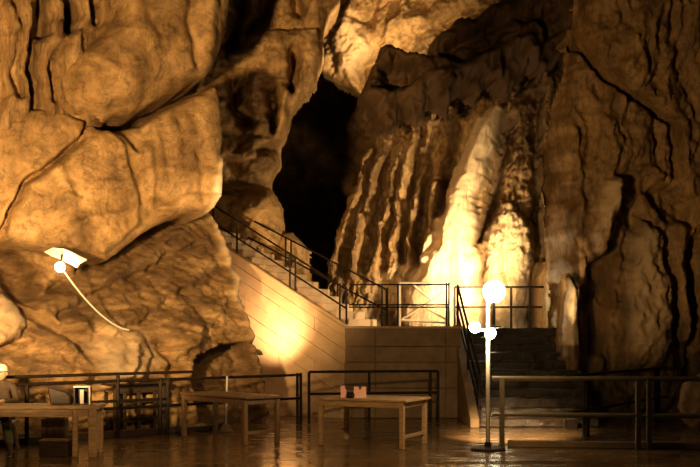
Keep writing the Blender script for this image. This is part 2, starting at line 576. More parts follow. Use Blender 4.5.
# ---- left wall: curtain of dripstone in the corner
r = Rock(20.6, 0.55, -0.03, [(-170, -110), (150, -110), (140, 0), (110, 60), (108, 128), (60, 134), (0, 150), (-170, 160)], res=0.04, R=0.3, warp=0.1, seed=21)
for k, (x0, y0, x1, y1, wd, hh) in enumerate(((8, -90, 8, 130, 7, 0.35), (25, -90, 22, 120, 5, 0.30), (42, -60, 41, 32, 6, -0.55), (52, 30, 46, 120, 7, 0.25), (68, 2, 70, 28, 6, -0.6), (80, 0, 76, 60, 6, 0.35),
                                              (88, 0, 90, 18, 4, -0.4), (33, 20, 31, 110, 4, -0.35), (58, -60, 58, 40, 5, 0.25), (15, -60, 16, 90, 4, -0.3), (-20, -90, -18, 140, 10, 0.4), (62, 45, 50, 100, 3, -0.25),
                                              (100, -60, 96, 0, 7, 0.2))):
    r.ridge([(x0, y0), ((x0 + x1) / 2 + 2 * (-1) ** k, (y0 + y1) / 2), (x1, y1)], wd, hh)
r.rough(0.12, 1.2, 1.6, 0.5).rough(0.05, 5, 1.5, 0.5, 4, True, seed=4)
r.streak('stain_shade', [(42, -60), (41, 32)], 5, 0.7).streak('stain_shade', [(68, 2), (70, 28)], 5, 0.7)  # shade painted into the two deep gaps
r.build('dripstone_curtain', M['rock_streak'], wall_left)

# ---- left wall: the great rounded boulder
r = Rock(20.0, 0.55, -0.03, [(135, -110), (112, 0), (92, 40), (72, 60), (69, 90), (80, 112), (113, 119), (146, 110), (178, 90), (205, 76), (224, 66), (232, 40), (243, 0), (250, -110)],
         res=0.035, R=0.75, warp=0.07, back=1.4, seed=31)
r.block([(150, -110), (150, 0), (161, 34), (170, 70), (150, 105), (110, 117), (69, 95), (70, 60), (112, 0), (120, -110)], 0.12, 14)
r.ridge([(185, -60), (192, 20), (200, 60)], 5, -0.16)
r.ridge([(215, -60), (212, 30), (214, 68)], 7, 0.12)
r.ridge([(128, 0), (135, 60), (125, 110)], 10, 0.08)
r.rough(0.10, 0.7, octv=5).rough(0.012, 3.5, octv=4, ridged=True, seed=4)
r.build('rock_boulder', M['rock_brown'], wall_left)

# ---- far recess behind everything
r = Rock(36.0, 0.0, -0.08, [(-60, -140), (900, -140), (900, 480), (-60, 480)], res=0.12, R=0.4, warp=0.3, seed=41)
r.rough(0.9, 0.4, octv=6).ridge([(300, 120), (330, 210), (345, 240)], 12, 0.6).ridge([(350, 180), (368, 240)], 10, 0.6)
wall_back = setp(r.build('wall_back', M['rock_dark']), 'dark back wall of the cave with flowstone and dripstone curtains', kind='structure')

# ---- hanging rock in the middle
r = Rock(24.6, 0.1, -0.1, [(205, -110), (352, -110), (338, 0), (325, 28), (319, 75), (303, 94), (288, 122), (276, 160), (272, 188), (283, 215), (281, 246), (255, 268), (225, 275),
                            (195, 260), (195, 60)], res=0.035, R=0.3, warp=0.1, seed=51)
r.block([(228, 52), (250, 38), (290, 30), (315, 26), (322, 45), (318, 80), (300, 90), (285, 80), (268, 76), (245, 74), (231, 88)], 0.5, 13, 'dome')
r.ridge([(293, 54), (295, 68), (292, 88)], 4.5, -1.3)
r.ridge([(271, 84), (274, 105), (272, 128)], 4.5, -0.7)
r.ridge([(232, 78), (234, 105), (246, 122)], 6, -0.8)
r.ridge([(236, -40), (240, 10), (233, 45)], 5, -0.8)
r.ridge([(272, -30), (262, 18), (252, 28)], 6, -0.55)
r.ridge([(298, -40), (299, 10)], 5, -0.5)
r.ridge([(325, -40), (312, 18)], 8, 0.3)
r.ridge([(255, 82), (257, 130)], 8, 0.25)
r.ridge([(286, 90), (278, 125)], 6, 0.3)
r.ridge([(264, 150), (282, 150)], 6, -0.45)
r.block([(236, 150), (250, 138), (272, 142), (276, 165), (262, 182), (240, 178)], 0.3, 16, 'dome')
r.block([(228, 205), (240, 190), (268, 188), (283, 214), (281, 244), (256, 262), (230, 255)], 0.4, 20, 'dome')
r.ridge([(225, 188), (245, 184), (270, 186)], 4, -0.5)
r.rough(0.12, 1.3, octv=5).rough(0.05, 4, octv=4, ridged=True, seed=4)
r.build('hanging_rock', M['rock_left'], wall_back)

# ---- dripstone curtains and flowstone on the back wall
r = Rock(26.4, -0.2, -0.02, [(318, 420), (322, 300), (328, 262), (342, 215), (358, 172), (376, 136), (395, 105), (420, 80), (450, 50), (500, 10), (540, -110), (700, -110), (700, 420)],
         res=0.032, R=0.35, warp=0.08, wscale=1.6, seed=61)
cols = [(333, 272, 372, 150, 5, .42), (352, 275, 362, 218, 5, .5), (362, 215, 388, 140, 4, .32), (374, 278, 384, 225, 4, .4), (384, 225, 402, 140, 4, .32), (392, 278, 398, 205, 5, .45), (398, 205, 418, 120, 4, .32),
        (408, 276, 413, 215, 4, .42), (415, 212, 436, 112, 5, .34), (426, 260, 437, 185, 5, .5), (437, 185, 452, 110, 5, .34), (448, 170, 462, 85, 4, .3), (466, 120, 478, 70, 5, .3)]
for x0, y0, x1, y1, wd, hh in cols:
    r.ridge([(x0, y0), ((x0 + x1) / 2 + 2, (y0 + y1) / 2), (x1, y1)], wd, hh, (1.1, 0.7), 2.6)
for x0, y0, x1, y1, wd, hh in ((345, 270, 372, 165, 4, -.5), (366, 270, 386, 165, 4, -.5), (386, 270, 402, 165, 3, -.4), (402, 262, 416, 160, 3, -.45), (419, 262, 428, 160, 5, -.6), (443, 215, 452, 150, 5, -.6)):
    r.ridge([(x0, y0), (x1, y1)], wd, hh)
# the big pale flowstone
big = [(506, 100), (500, 140), (488, 170), (478, 200), (479, 240), (485, 292), (486, 350), (400, 350), (408, 290), (422, 262), (434, 232), (441, 212), (449, 186), (460, 158), (478, 120)]
r.block(big, 1.05, 17, 'dome')
r.ridge([(498, 112), (470, 185), (462, 240), (470, 300)], 10, 0.15)
r.ridge([(455, 200), (445, 250), (425, 300)], 8, 0.12)
r.ridge([(436, 228), (440, 245), (430, 256)], 4, -0.3)
# pillar behind the lamp
r.block([(484, 228), (500, 200), (528, 215), (533, 260), (530, 350), (486, 350)], 0.65, 16, 'dome')
r.ridge([(506, 225), (508, 290)], 4, -0.25)
r.ridge([(506, 130), (494, 190), (484, 232)], 8, -0.7)
r.ridge([(520, 110), (517, 160), (512, 205)], 6, 0.4)
r.ridge([(537, 100), (534, 180), (538, 260)], 5, -0.6)
r.ridge([(549, 60), (545, 150), (548, 250)], 6, 0.35)
r.ridge([(508, 130), (505, 200)], 5, 0.25)
r.smooth(big, 10, 0.8)
for k in range(26):
    x = 330 + 120 * random.random()
    y = 100 + 110 * random.random()
    r.ridge([(x, y), (x - 7, y + 22)], 2.2, random.choice((-.16, .16)))
r.rough(0.15, 1.5, 1.7, 0.5, ang=-0.22).rough(0.11, 4, 1.8, 0.6, 4, True, ang=-0.22, seed=4).rough(0.035, 9, octv=3, seed=9)
r.paint('calcite_lit', big, 8, 0.9).paint('calcite_lit', [(484, 228), (500, 205), (528, 215), (533, 260), (530, 350), (484, 350)], 8, 0.7)
r.paint('calcite_lit', [(360, 290), (400, 262), (420, 260), (420, 350), (360, 350)], 10, 0.5)
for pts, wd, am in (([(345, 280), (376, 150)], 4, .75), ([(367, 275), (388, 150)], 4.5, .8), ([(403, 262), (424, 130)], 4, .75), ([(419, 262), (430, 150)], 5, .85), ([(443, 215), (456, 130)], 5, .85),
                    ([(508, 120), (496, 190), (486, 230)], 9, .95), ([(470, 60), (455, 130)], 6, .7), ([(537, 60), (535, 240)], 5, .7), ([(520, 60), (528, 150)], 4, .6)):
    r.streak('stain_shade', pts, wd, am)  # mineral streaks; the widest paints the shade right of the flowstone
r.paint('stain_shade', [(345, 190), (372, 120), (420, 80), (520, 20), (570, 20), (560, 230), (536, 240), (530, 190), (515, 110), (500, 95), (470, 110), (445, 150), (400, 190), (370, 215)], 22, 0.32)  # upper part of the face made darker
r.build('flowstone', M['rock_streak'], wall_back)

# ---- ceiling: lit pocket behind, dark lobes hanging in front of it
r = Rock(27.2, -0.1, -0.12, [(285, -110), (300, 0), (316, 40), (318, 70), (345, 84), (366, 94), (384, 116), (440, 100), (500, 80), (560, 40), (640, -110)],
         res=0.04, R=0.4, warp=0.12, seed=71)
r.block([(330, 40), (345, 20), (372, 22), (378, 50), (362, 66), (338, 70)], 0.3, 16, 'dome')
r.ridge([(380, -40), (368, 30), (372, 60)], 6, -0.35).ridge([(405, 0), (390, 40), (384, 60)], 5, 0.25).ridge([(362, 62), (368, 90)], 5, -0.5)
r.ridge([(345, 60), (350, 82)], 5, 0.2).ridge([(395, 30), (440, 12), (500, -20)], 8, 0.35).ridge([(352, -30), (347, 30)], 5, 0.3)
r.rough(0.22, 1.1, octv=5, ang=0.5).rough(0.07, 4, 1, 2, 4, True, ang=0.5, seed=4)
r.paint('calcite_lit', [(326, 70), (335, 15), (360, 10), (372, 45), (360, 78)], 14, 0.35)  # lamp-lit part of the pocket painted paler
ceil = setp(r.build('ceiling', M['rock_left']), 'overhanging limestone ceiling with dark hollows above the flowstone', kind='structure')
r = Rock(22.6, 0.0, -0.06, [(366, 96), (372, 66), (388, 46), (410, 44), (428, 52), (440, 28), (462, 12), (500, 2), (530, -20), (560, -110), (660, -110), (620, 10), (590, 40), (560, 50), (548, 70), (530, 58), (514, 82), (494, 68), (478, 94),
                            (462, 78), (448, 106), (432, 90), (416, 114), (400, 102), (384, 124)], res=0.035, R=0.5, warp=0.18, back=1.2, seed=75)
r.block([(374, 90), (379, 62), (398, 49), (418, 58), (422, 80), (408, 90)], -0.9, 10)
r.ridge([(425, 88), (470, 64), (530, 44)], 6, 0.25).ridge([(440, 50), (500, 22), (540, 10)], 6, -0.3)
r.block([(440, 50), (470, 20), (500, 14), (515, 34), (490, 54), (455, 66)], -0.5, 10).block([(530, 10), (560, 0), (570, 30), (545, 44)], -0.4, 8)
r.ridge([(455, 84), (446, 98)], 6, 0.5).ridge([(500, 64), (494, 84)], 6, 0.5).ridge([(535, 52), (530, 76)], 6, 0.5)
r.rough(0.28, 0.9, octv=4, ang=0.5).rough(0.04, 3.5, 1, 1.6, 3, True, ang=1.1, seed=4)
r.stn += 0.88  # whole lobe darkened evenly
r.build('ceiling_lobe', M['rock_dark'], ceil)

# ---- right wall
r = Rock(20.0, 0.2, -0.05, [(566, 480), (562, 420), (568, 345), (572, 310), (570, 262), (567, 205), (568, 150), (575, 90), (590, 30), (598, -110), (900, -110), (900, 480)], res=0.038, R=1.0, warp=0.05, back=0.1, deep=0.8, seed=81)
r.block([(572, -110), (584, 30), (601, 68), (640, 102), (668, 126), (672, 175), (690, 230), (900, 240), (900, -110)], 0.3, 7)
r.ridge([(583, 30), (600, 66), (620, 88), (640, 102), (668, 125), (671, 175)], 2.5, -0.6)
r.block([(590, 210), (600, 182), (614, 176), (617, 195), (606, 225), (598, 262), (588, 250)], 0.55, 12, 'dome')
r.block([(627, 236), (640, 218), (655, 235), (664, 290), (668, 370), (612, 372), (618, 300)], 0.5, 18, 'dome')
r.block([(585, 255), (600, 245), (620, 220), (624, 235), (614, 300), (606, 360), (586, 360)], -0.5, 14)
r.block([(640, 190), (668, 180), (692, 200), (690, 232), (660, 228)], -0.45, 10)
for x0, y0, x1, y1, wd, hh in ((563, 100, 562, 280, 4, -.35), (575, 120, 578, 230, 5, .2), (620, 180, 632, 222, 5, -.3), (672, 220, 678, 340, 5, .25), (690, 240, 688, 380, 5, -.3), (640, 170, 655, 178, 5, .25), (612, 20, 640, 80, 5, .1),
                               (660, 20, 690, 120, 6, -.12), (605, 120, 612, 165, 5, .12), (650, 110, 655, 160, 5, -.12), (600, 300, 598, 370, 3, .2)):
    r.ridge([(x0, y0), ((x0 + x1) / 2 + 3, (y0 + y1) / 2), (x1, y1)], wd, hh)
r.rough(0.22, 0.9, 1.2, 0.7).rough(0.08, 3, 1.3, 0.6, 4, True, seed=4).rough(0.03, 8, octv=3, seed=6)
r.paint('calcite_lit', [(590, 210), (600, 182), (614, 176), (617, 195), (606, 215), (598, 240)], 8, 0.5).paint('calcite_lit', [(627, 236), (640, 218), (655, 235), (664, 290), (660, 350), (618, 350), (618, 300)], 12, 0.35)
r.paint('stain_shade', [(585, 255), (600, 245), (620, 220), (624, 235), (614, 300), (606, 360), (586, 360)], 8, 0.5)  # shade painted over the recess, same outline
wall_right = setp(r.build('wall_right', M['rock_right']), 'brown cracked limestone wall behind the right fence', kind='structure')

# ---- outcrop beside the stair, pillar by the landing
r = Rock(24.0, 0.0, -0.02, [(262, 420), (262, 300), (264, 262), (274, 240), (290, 230), (302, 246), (307, 290), (312, 420)], res=0.035, R=0.35, warp=0.08, seed=91)
r.rough(0.12, 2.0).rough(0.04, 6, octv=3, ridged=True, seed=3)
r.build('rock_outcrop', M['rock_left'], wall_back)
r = Rock(23.6, 0.0, 0.0, [(543, 420), (545, 300), (547, 276), (551, 262), (557, 274), (559, 420)], res=0.03, R=0.2, warp=0.06, seed=95)
r.rough(0.08, 2.5, 1.5, .6).paint('calcite_lit', [(546, 320), (547, 272), (553, 268), (553, 320)], 4, 0.8)  # lit strip of the pillar painted pale
r.build('rock_pillar', M['rock_streak'], wall_back)

r = Rock(20.05, 0.0, 0.0, [(568, 430), (567, 340), (568, 300), (573, 276), (579, 288), (582, 330), (582, 430)], res=0.025, R=0.22, warp=0.04, back=0.3, seed=99)
r.rough(0.06, 2.5, 1.5, .6).paint('calcite_lit', [(565, 345), (566, 295), (573, 272), (582, 290), (584, 345)], 5, 0.75)  # the fin's lit patch is painted into its colour
r.build('rock_fin', M['rock_right'], wall_right)

# ================================================================== CONCRETE: platform, stair wall, stairs
PZ = 1.89


def clip_poly(poly, n, d0, d1):
    """part of a convex polygon with d0 <= n.p <= d1"""
    for sgn, lim in ((1, d0), (-1, -d1)):
        out = []
        for k in range(len(poly)):
            a, b = poly[k], poly[(k + 1) % len(poly)]
            da = sgn * (a[0] * n[0] + a[1] * n[1]) - lim
            db = sgn * (b[0] * n[0] + b[1] * n[1]) - lim
            if da >= 0:
                out.append(a)
            if (da >= 0) != (db >= 0):
                t = da / (da - db)
                out.append((a[0] + (b[0] - a[0]) * t, a[1] + (b[1] - a[1]) * t))
        poly = out
        if len(poly) < 3:
            return []
    return poly


# platform: core, front panels
core = MB()
core.prism([(-0.12, 20.76, 0), (2.30, 20.76, 0), (2.30, 24.6, 0), (-0.12, 24.6, 0)], (0, 0, PZ - 0.02))
core.box((3.5, 23.2, PZ / 2 - 0.01), (2.4, 3.0, PZ - 0.02))
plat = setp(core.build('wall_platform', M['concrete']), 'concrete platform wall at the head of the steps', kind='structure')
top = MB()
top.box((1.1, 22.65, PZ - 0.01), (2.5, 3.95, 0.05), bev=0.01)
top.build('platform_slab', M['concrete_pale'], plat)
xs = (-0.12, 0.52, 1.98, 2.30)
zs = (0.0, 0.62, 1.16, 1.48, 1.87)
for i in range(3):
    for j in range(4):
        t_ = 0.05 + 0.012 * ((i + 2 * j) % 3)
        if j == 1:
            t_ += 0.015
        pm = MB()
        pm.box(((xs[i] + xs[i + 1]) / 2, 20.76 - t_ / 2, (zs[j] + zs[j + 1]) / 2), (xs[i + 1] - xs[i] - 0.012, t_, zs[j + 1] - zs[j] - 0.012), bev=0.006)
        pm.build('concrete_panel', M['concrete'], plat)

# left stair: rises from the platform, left and back
ang = math.radians(30)
SD = Vector((-math.cos(ang), math.sin(ang), 0))          # along the flight
SN = Vector((math.sin(ang), math.cos(ang), 0))           # across it, away from the hall
K0 = Vector((-0.1, 20.68, 0))
SLOPE = 0.571


def S(s_, off, z):
    return K0 + SD * s_ + SN * off + Vector((0, 0, z))


stair = empty('staircase', K0, 0, 'pale concrete flight rising from the platform to a dark passage', 'staircase')


def local(o, root):
    o.parent = root
    o.matrix_parent_inverse = Matrix.Translation(root.location).inverted() if root.rotation_euler.z == 0 else root.matrix_basis.inverted()
    return o


core = MB()
core.prism([S(0, 0.06, 0), S(4.2, 0.06, 0), S(4.2, 0.06, PZ + 4.2 * SLOPE - 0.03), S(0, 0.06, PZ - 0.03)], SN * 0.1)
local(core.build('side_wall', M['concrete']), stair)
face = [(0, 0), (4.2, 0), (4.2, PZ + 4.2 * SLOPE - 0.03), (0, PZ - 0.03)]
nl = math.hypot(SLOPE, 1)
nv = (-SLOPE / nl, 1 / nl)
edges = [-2.2, -1.7, -1.2, -0.72, -0.3, 0.05, 0.36, 0.66, 0.94, 1.22, 1.45, 2.2]
cuts = [0.0, 1.05, 2.5, 4.2]
for k in range(len(edges) - 1):
    band = clip_poly(face, nv, edges[k] + 0.004, edges[k + 1] - 0.004)
    if not band:
        continue
    sh = (k % 3) * 0.45
    cc = [-0.1] + [c + sh for c in (0.75, 2.1)] + [4.3]
    for q in range(3):
        pc = clip_poly(band, (1, 0.0), cc[q] + 0.003, cc[q + 1] - 0.003)
        if len(pc) < 3:
            continue
        th = 0.06 + 0.006 * ((k * 2 + q) % 3)
        pm = MB()
        pm.prism([S(a, 0.065 - th, b) for a, b in pc], SN * th)
        local(pm.build('concrete_panel', M['concrete_pale']), stair)
kb = MB()
kb.prism([S(-0.02, -0.03, PZ - 0.03), S(4.2, -0.03, PZ - 0.03 + 4.2 * SLOPE), S(4.2, -0.03, PZ + 0.05 + 4.2 * SLOPE), S(-0.02, -0.03, PZ + 0.05)], SN * 0.16, bev=0.015)
local(kb.build('kerb', M['concrete_pale']), stair)
for k in range(13):
    st = MB()
    st.prism([S(0.3 * k, 0.13, PZ + 0.171 * k - 0.3), S(0.3 * k + 0.32, 0.13, PZ + 0.171 * k - 0.3), S(0.3 * k + 0.32, 0.13, PZ + 0.171 * (k + 1)), S(0.3 * k, 0.13, PZ + 0.171 * (k + 1))], SN * 1.25, bev=0.012)
    local(st.build('step', M['concrete_pale']), stair)

# right stair: wet dark steps up to the landing
rs = empty('staircase', (3.5, 18.6, 0), 0, 'wet dark stone steps climbing between the platform wall and the rock', 'staircase')
for k in range(11):
    st = MB()
    y0 = 18.6 + 0.28 * k
    st.box((3.52, y0 + 0.24, 0.17 * (k + 1) / 2 + 0.005 * random.random()), (2.24, 0.48 if k < 10 else 0.6, 0.17 * (k + 1)), bev=0.022)
    # worn stone: jitter the tread edge
    bmesh.ops.subdivide_edges(st.bm, edges=[e for e in st.bm.edges if e.calc_length() > 1.5], cuts=9, use_grid_fill=True)
    for v in st.bm.verts:
        if v.co.z > 0.17 * k + 0.05:
            v.co.y += random.uniform(-0.02, 0.02)
            v.co.z += random.uniform(-0.012, 0.012)
    local(st.build('step', M['wet_step']), rs)
sg = MB()
sg.prism([(2.22, 18.45, 0), (2.22, 18.45, 0.16), (2.22, 21.6, PZ + 0.06), (2.22, 21.6, 0)], (0.17, 0, 0), bev=0.015)
local(sg.build('stringer_wall', M['concrete']), rs)


# ================================================================== RAILINGS
def railing(name, label, pts, posts, rails, rad=0.022, mat=None, zf=None, cat='railing', group=None, rail_span=None):
    """pts: start and end on the ground line; posts: positions 0..1 with height; rails: heights above that line"""
    mat = mat or M['iron']
    a, b = Vector(pts[0]), Vector(pts[1])
    root = empty(name, a, 0, label, cat, group)
    for s_, h0, h1 in posts:
        p = a.lerp(b, s_)
        m = MB().bar(p + Vector((0, 0, h0)), p + Vector((0, 0, h1)), rad * 2.1, rad * 2.1, 0.004)
        local(m.build('post', mat), root)
    for k, h in enumerate(rails):
        s0, s1 = (rail_span or {}).get(k, (0, 1))
        m = MB().tube(a.lerp(b, s0) + Vector((0, 0, h)), a.lerp(b, s1) + Vector((0, 0, h)), rad, seg=10)
        local(m.build('rail', mat), root)
    return root


# stair flight, hall side and rock side
railing('handrail', 'black double-post handrail on the hall side of the pale concrete flight', (S(0.0, 0.05, PZ + 0.02), S(3.5, 0.05, PZ + 0.02 + 3.5 * SLOPE)),
        [(0.0, 0, .80), (0.045, 0, .80), (0.36, 0, .76), (0.40, 0, .76), (0.8, 0, .72), (0.99, 0, .72)], [.75, .36], 0.02)
railing('handrail', 'black handrail on the rock side of the pale concrete flight', (S(-0.25, 1.35, PZ - 0.1), S(3.5, 1.35, PZ + 3.5 * SLOPE - 0.3)),
        [(0.0, 0.1, .92), (0.33, -0.1, .92), (0.66, 0, .92), (0.70, 0, .92), (0.99, 0, .92)], [.92, .47], 0.02)
# platform front
pr = railing('railing', 'thin black railing along the front edge of the platform', ((-0.02, 20.82, PZ), (2.06, 20.82, PZ)),
             [(0.33, 0, .86), (0.385, 0, .82), (0.49, 0, .88), (0.975, 0, .92), (1.0, 0, .92)], [.88, .41, .46], 0.016)
# pale cross-braced railing at the back of the platform
root = empty('railing', (1.2, 22.4, PZ), 0, 'pale metal cross-braced railing at the back of the platform', 'railing')
for a, b in (((412, 284), (431, 300)), ((402, 319), (447, 291)), ((423, 306), (447, 320)), ((400, 320), (447, 323))):
    local(MB().tube(P(a[0], a[1], 22.4), P(b[0], b[1], 22.4), 0.022).build('brace', M['galv']), root)
for x in (400, 447):
    q = P(x, 300, 22.4)
    local(MB().bar((q.x, q.y, PZ), (q.x, q.y, PZ + 1.0), 0.045, 0.045).build('post', M['galv']), root)
local(MB().tube((P(400, 0, 22.4).x, 22.4, PZ + 1.0), (P(447, 0, 22.4).x, 22.4, PZ + 1.0), 0.02).build('rail', M['galv']), root)
# landing back
railing('railing', 'dark railing across the back of the landing, behind the bright lamp', ((2.5, 23.9, PZ), (4.75, 23.9, PZ)),
        [(0.0, 0, .98), (0.4, 0, .98), (0.6, 0, .98), (0.8, 0, .98)], [.98, .5], 0.025)
# wet stair, platform side: slopes down with the steps
root = empty('handrail', (2.34, 18.6, 0), 0, 'dark sloping handrail beside the wet stone steps', 'railing')
for h in (0.92, 0.6, 0.3):
    local(MB().tube((2.42, 18.55, h + 0.05), (2.32, 21.55, PZ + h - 0.02), 0.024).build('rail', M['iron']), root)
for y in (18.6, 20.0, 21.5):
    z0 = 0.1 + (y - 18.55) / 3.0 * 1.78
    local(MB().bar((2.41 - (y - 18.55) / 30, y, z0 - 0.06), (2.41 - (y - 18.55) / 30, y, z0 + 0.88), 0.05, 0.05).build('post', M['iron']), root)

# hall fence, left run
fa, fb = Vector((-5.1, 15.45, 0)), Vector((-0.95, 19.3, 0))
fs = fa - (fb - fa) * 0.12
fl_ = lambda s_: (s_ + 0.12) / 1.12
railing('fence', 'dark iron fence with paired posts running along the foot of the left rock', (fs, fb),
        [(fl_(-.02), 0, .95), (fl_(.02), 0, .95), (fl_(.30), 0, 1.07), (fl_(.445), 0, .97), (fl_(.47), 0, .97), (fl_(.985), 0, .99), (fl_(1.0), 0, .99)],
        [.95, .50, 1.07, .62], 0.026, rail_span={2: (0, fl_(.56)), 3: (fl_(.2), fl_(.47))})
kb = MB().bar(fs + Vector((0, 0, .06)) + Vector((-.07, .08, 0)), fs.lerp(fb, .72) + Vector((0, 0, .06)) + Vector((-.07, .08, 0)), 0.09, 0.12, 0.01)
kerb = setp(kb.build('kerb', M['wood_dark']), 'dark low timber kerb along the foot of the left fence', 'kerb')
# hall fence, run along the platform wall
railing('fence', 'dark iron fence in front of the concrete platform wall', ((-0.8, 19.5, 0), (1.76, 20.0, 0)),
        [(0.0, 0, 1.0), (0.46, 0, 1.0), (0.94, 0, 1.0), (1.0, 0, 1.0)], [1.0, .57], 0.026)
# foreground fence, right
railing('fence', 'olive painted metal fence with thick rails beside the white lamp post', ((2.16, 15.22, 0), (8.4, 14.5, 0)),
        [(0.024, 0, 1.06), (0.345, 0, 1.06), (0.37, 0, 1.06), (0.7, 0, 1.06), (0.98, 0, 1.06)], [1.06, .51], 0.035, M['olive'])
kb = MB().bar((2.42, 15.34, 0.05), (8.4, 14.65, 0.05), 0.12, 0.1, 0.012)
setp(kb.build('kerb', M['concrete']), 'low concrete kerb under the olive fence', 'kerb')
# fence far right
railing('fence', 'dark iron fence with paired posts in front of the right rock wall', ((3.45, 16.1, 0), (6.5, 20.55, 0)),
        [(0.16, 0, 1.05), (0.19, 0, 1.05), (0.87, 0, 1.05), (0.905, 0, 1.05)], [1.05, .45], 0.026)

# ================================================================== LAMPS
BULB = (1.0, 0.70, 0.36)
# white lamp post
lp = empty('lamp_post', (2.056, 14.9, 0), 0, 'slim white lamp post with glowing globes on a round iron foot', 'lamp')
local(MB().lathe([(0.26, 0.0), (0.26, 0.025), (0.23, 0.04), (0.05, 0.05), (0.045, 0.12)], (2.056, 14.9, 0)).build('base', M['iron'], smooth=False), lp)
local(MB().tube((2.056, 14.9, 0.04), (2.056, 14.9, 2.22), 0.033, 0.028, 14).build('pole', M['white'], smooth=True), lp)
local(MB().tube((2.056, 14.9, 1.78), (1.86, 14.9, 1.80), 0.018).tube((1.86, 14.9, 1.80), (1.86, 14.9, 1.85), 0.022).build('arm', M['white']), lp)
for c, rr, wt in (((2.10, 14.86, 2.30), 0.10, 18), ((1.855, 14.86, 1.83), 0.085, 18), ((2.08, 14.82, 1.74), 0.085, 18)):
    local(MB().ball(c, rr, seg=20).build('globe', M['bulb'], smooth=True), lp)
    light('lamp_post_light', 'POINT', (c[0], c[1] - 0.16, c[2]), wt, BULB, 0.09)
light('block_edge_spot', 'SPOT', (1.95, 14.88, 2.40), 1900, BULB, 0.05, target=P(226, 195, 19.4), angle=15, blend=0.9)  # spot added at the post to brighten the left block's edge
light('floor_patch_spot', 'SPOT', (2.08, 15.05, 1.62), 2600, BULB, 0.06, target=(2.65, 16.9, 0.0), angle=54, blend=0.9)  # spot added under the globe for the bright floor patch
# landing flood
lf = empty('flood_lamp', (3.24, 22.5, PZ), 0, 'glaring round flood lamp on a short stand at the stair landing', 'lamp')
local(MB().tube((3.24, 22.5, PZ), (3.24, 22.5, 2.5), 0.03).lathe([(.16, 0), (.16, .03), (.05, .05)], (3.24, 22.5, PZ)).build('stand', M['iron']), lf)
local(MB().ball((3.24, 22.5, 2.70), 0.25, seg=28).build('globe', M['bulb'], smooth=True), lf)
light('landing_flood_light', 'SPOT', (3.3, 22.85, 2.6), 1800, BULB, 0.2, target=(2.2, 25.4, 4.0), angle=110, blend=0.9)
light('landing_flood_front', 'SPOT', (2.9, 22.1, 2.8), 420, BULB, 0.15, target=(-1.2, 21.9, 2.9), angle=85, blend=0.6)


# left rock lamp with its reflector
rl = empty('wall_lamp', P(60, 267, 16.6), 0, 'small glaring bulb under a pale tin reflector on the left rock', 'lamp')
local(MB().ball(P(60, 267, 16.5), 0.085, seg=16).build('bulb', M['bulb_small'], smooth=True), rl)
m = MB()
outline = [(44, 252), (52, 248), (64, 249), (75, 254), (87, 260), (80, 264), (77, 268), (68, 263), (60, 259), (51, 256)]
fr = [P(x, y, 16.55 + 0.012 * (260 - y) + 0.004 * abs(x - 62)) for x, y in outline]
m.prism(fr, (0.0, 0.03, 0.012))
local(m.build('reflector', M['white']), rl)
local(MB().tube(P(62, 255, 16.6), P(62, 255, 17.7), 0.018).tube(P(60, 267, 16.5), P(62, 256, 16.6), 0.014).build('bracket', M['iron']), rl)
light('wall_lamp_light', 'POINT', P(61, 264, 16.38), 34, BULB, 0.05)
cable = []
for k in range(13):
    t = k / 12
    cable.append(P(63 + 66 * t, 270 + 60 * (1 - (1 - t) ** 1.6), 16.55 + 1.15 * t))
setp(MB().path(cable, 0.016, 6).build('cable', M['galv']), 'thin pale cable drooping from the left rock lamp', 'cable')

# flood on the rock corner lighting the stair wall
sf = empty('flood_lamp', P(254, 352, 20.2), 0, 'green dome-shaded flood lamp aimed at the pale stair wall', 'lamp')
c = P(254, 352, 20.2)
tgt = P(280, 318, 21.7)
q = (tgt - c).to_track_quat('Z', 'Y').to_matrix().to_4x4()
Rt = Matrix.Rotation(0, 4, 'Z')
local(MB().lathe([(0.03, 0.02), (0.10, 0.04), (0.16, 0.09), (0.19, 0.16), (0.18, 0.16), (0.15, 0.10), (0.09, 0.06), (0.02, 0.05)], c - Vector((0.0, 0, 0.10)), 20, Matrix.Rotation(math.pi, 4, 'X') @ Matrix.Translation((0, 0, -0.2))).build('shade', M['green'], smooth=True), sf)
local(MB().ball(c + Vector((0.02, 0, 0.03)), 0.04).build('bulb', M['bulb_small'], smooth=True), sf)
local(MB().tube(c + Vector((0, 0, 0.05)), c + Vector((-0.5, 0.0, 0.05)), 0.02).build('bracket', M['iron']), sf)
light('stair_wall_flood', 'SPOT', c + Vector((0.12, 0.30, -0.02)), 420, (1.0, 0.62, 0.30), 0.08, target=tgt, angle=100, blend=1.0)

# lamp tucked behind the hanging rock, lighting the ceiling pocket
hl = P(392, 84, 23.9)
cl = empty('wall_lamp', hl, 0, 'small lamp fixed behind the dark ceiling lobe', 'lamp')
local(MB().ball(hl, 0.06).build('bulb', M['bulb_small'], smooth=True), cl)
local(MB().tube(hl, hl + Vector((0.1, -0.8, 0.1)), 0.02).build('bracket', M['iron']), cl)
light('ceiling_pocket_light', 'SPOT', hl + Vector((-0.05, 0.12, 0.12)), 420, BULB, 0.08, target=P(352, 20, 26.0), angle=105, blend=0.8)

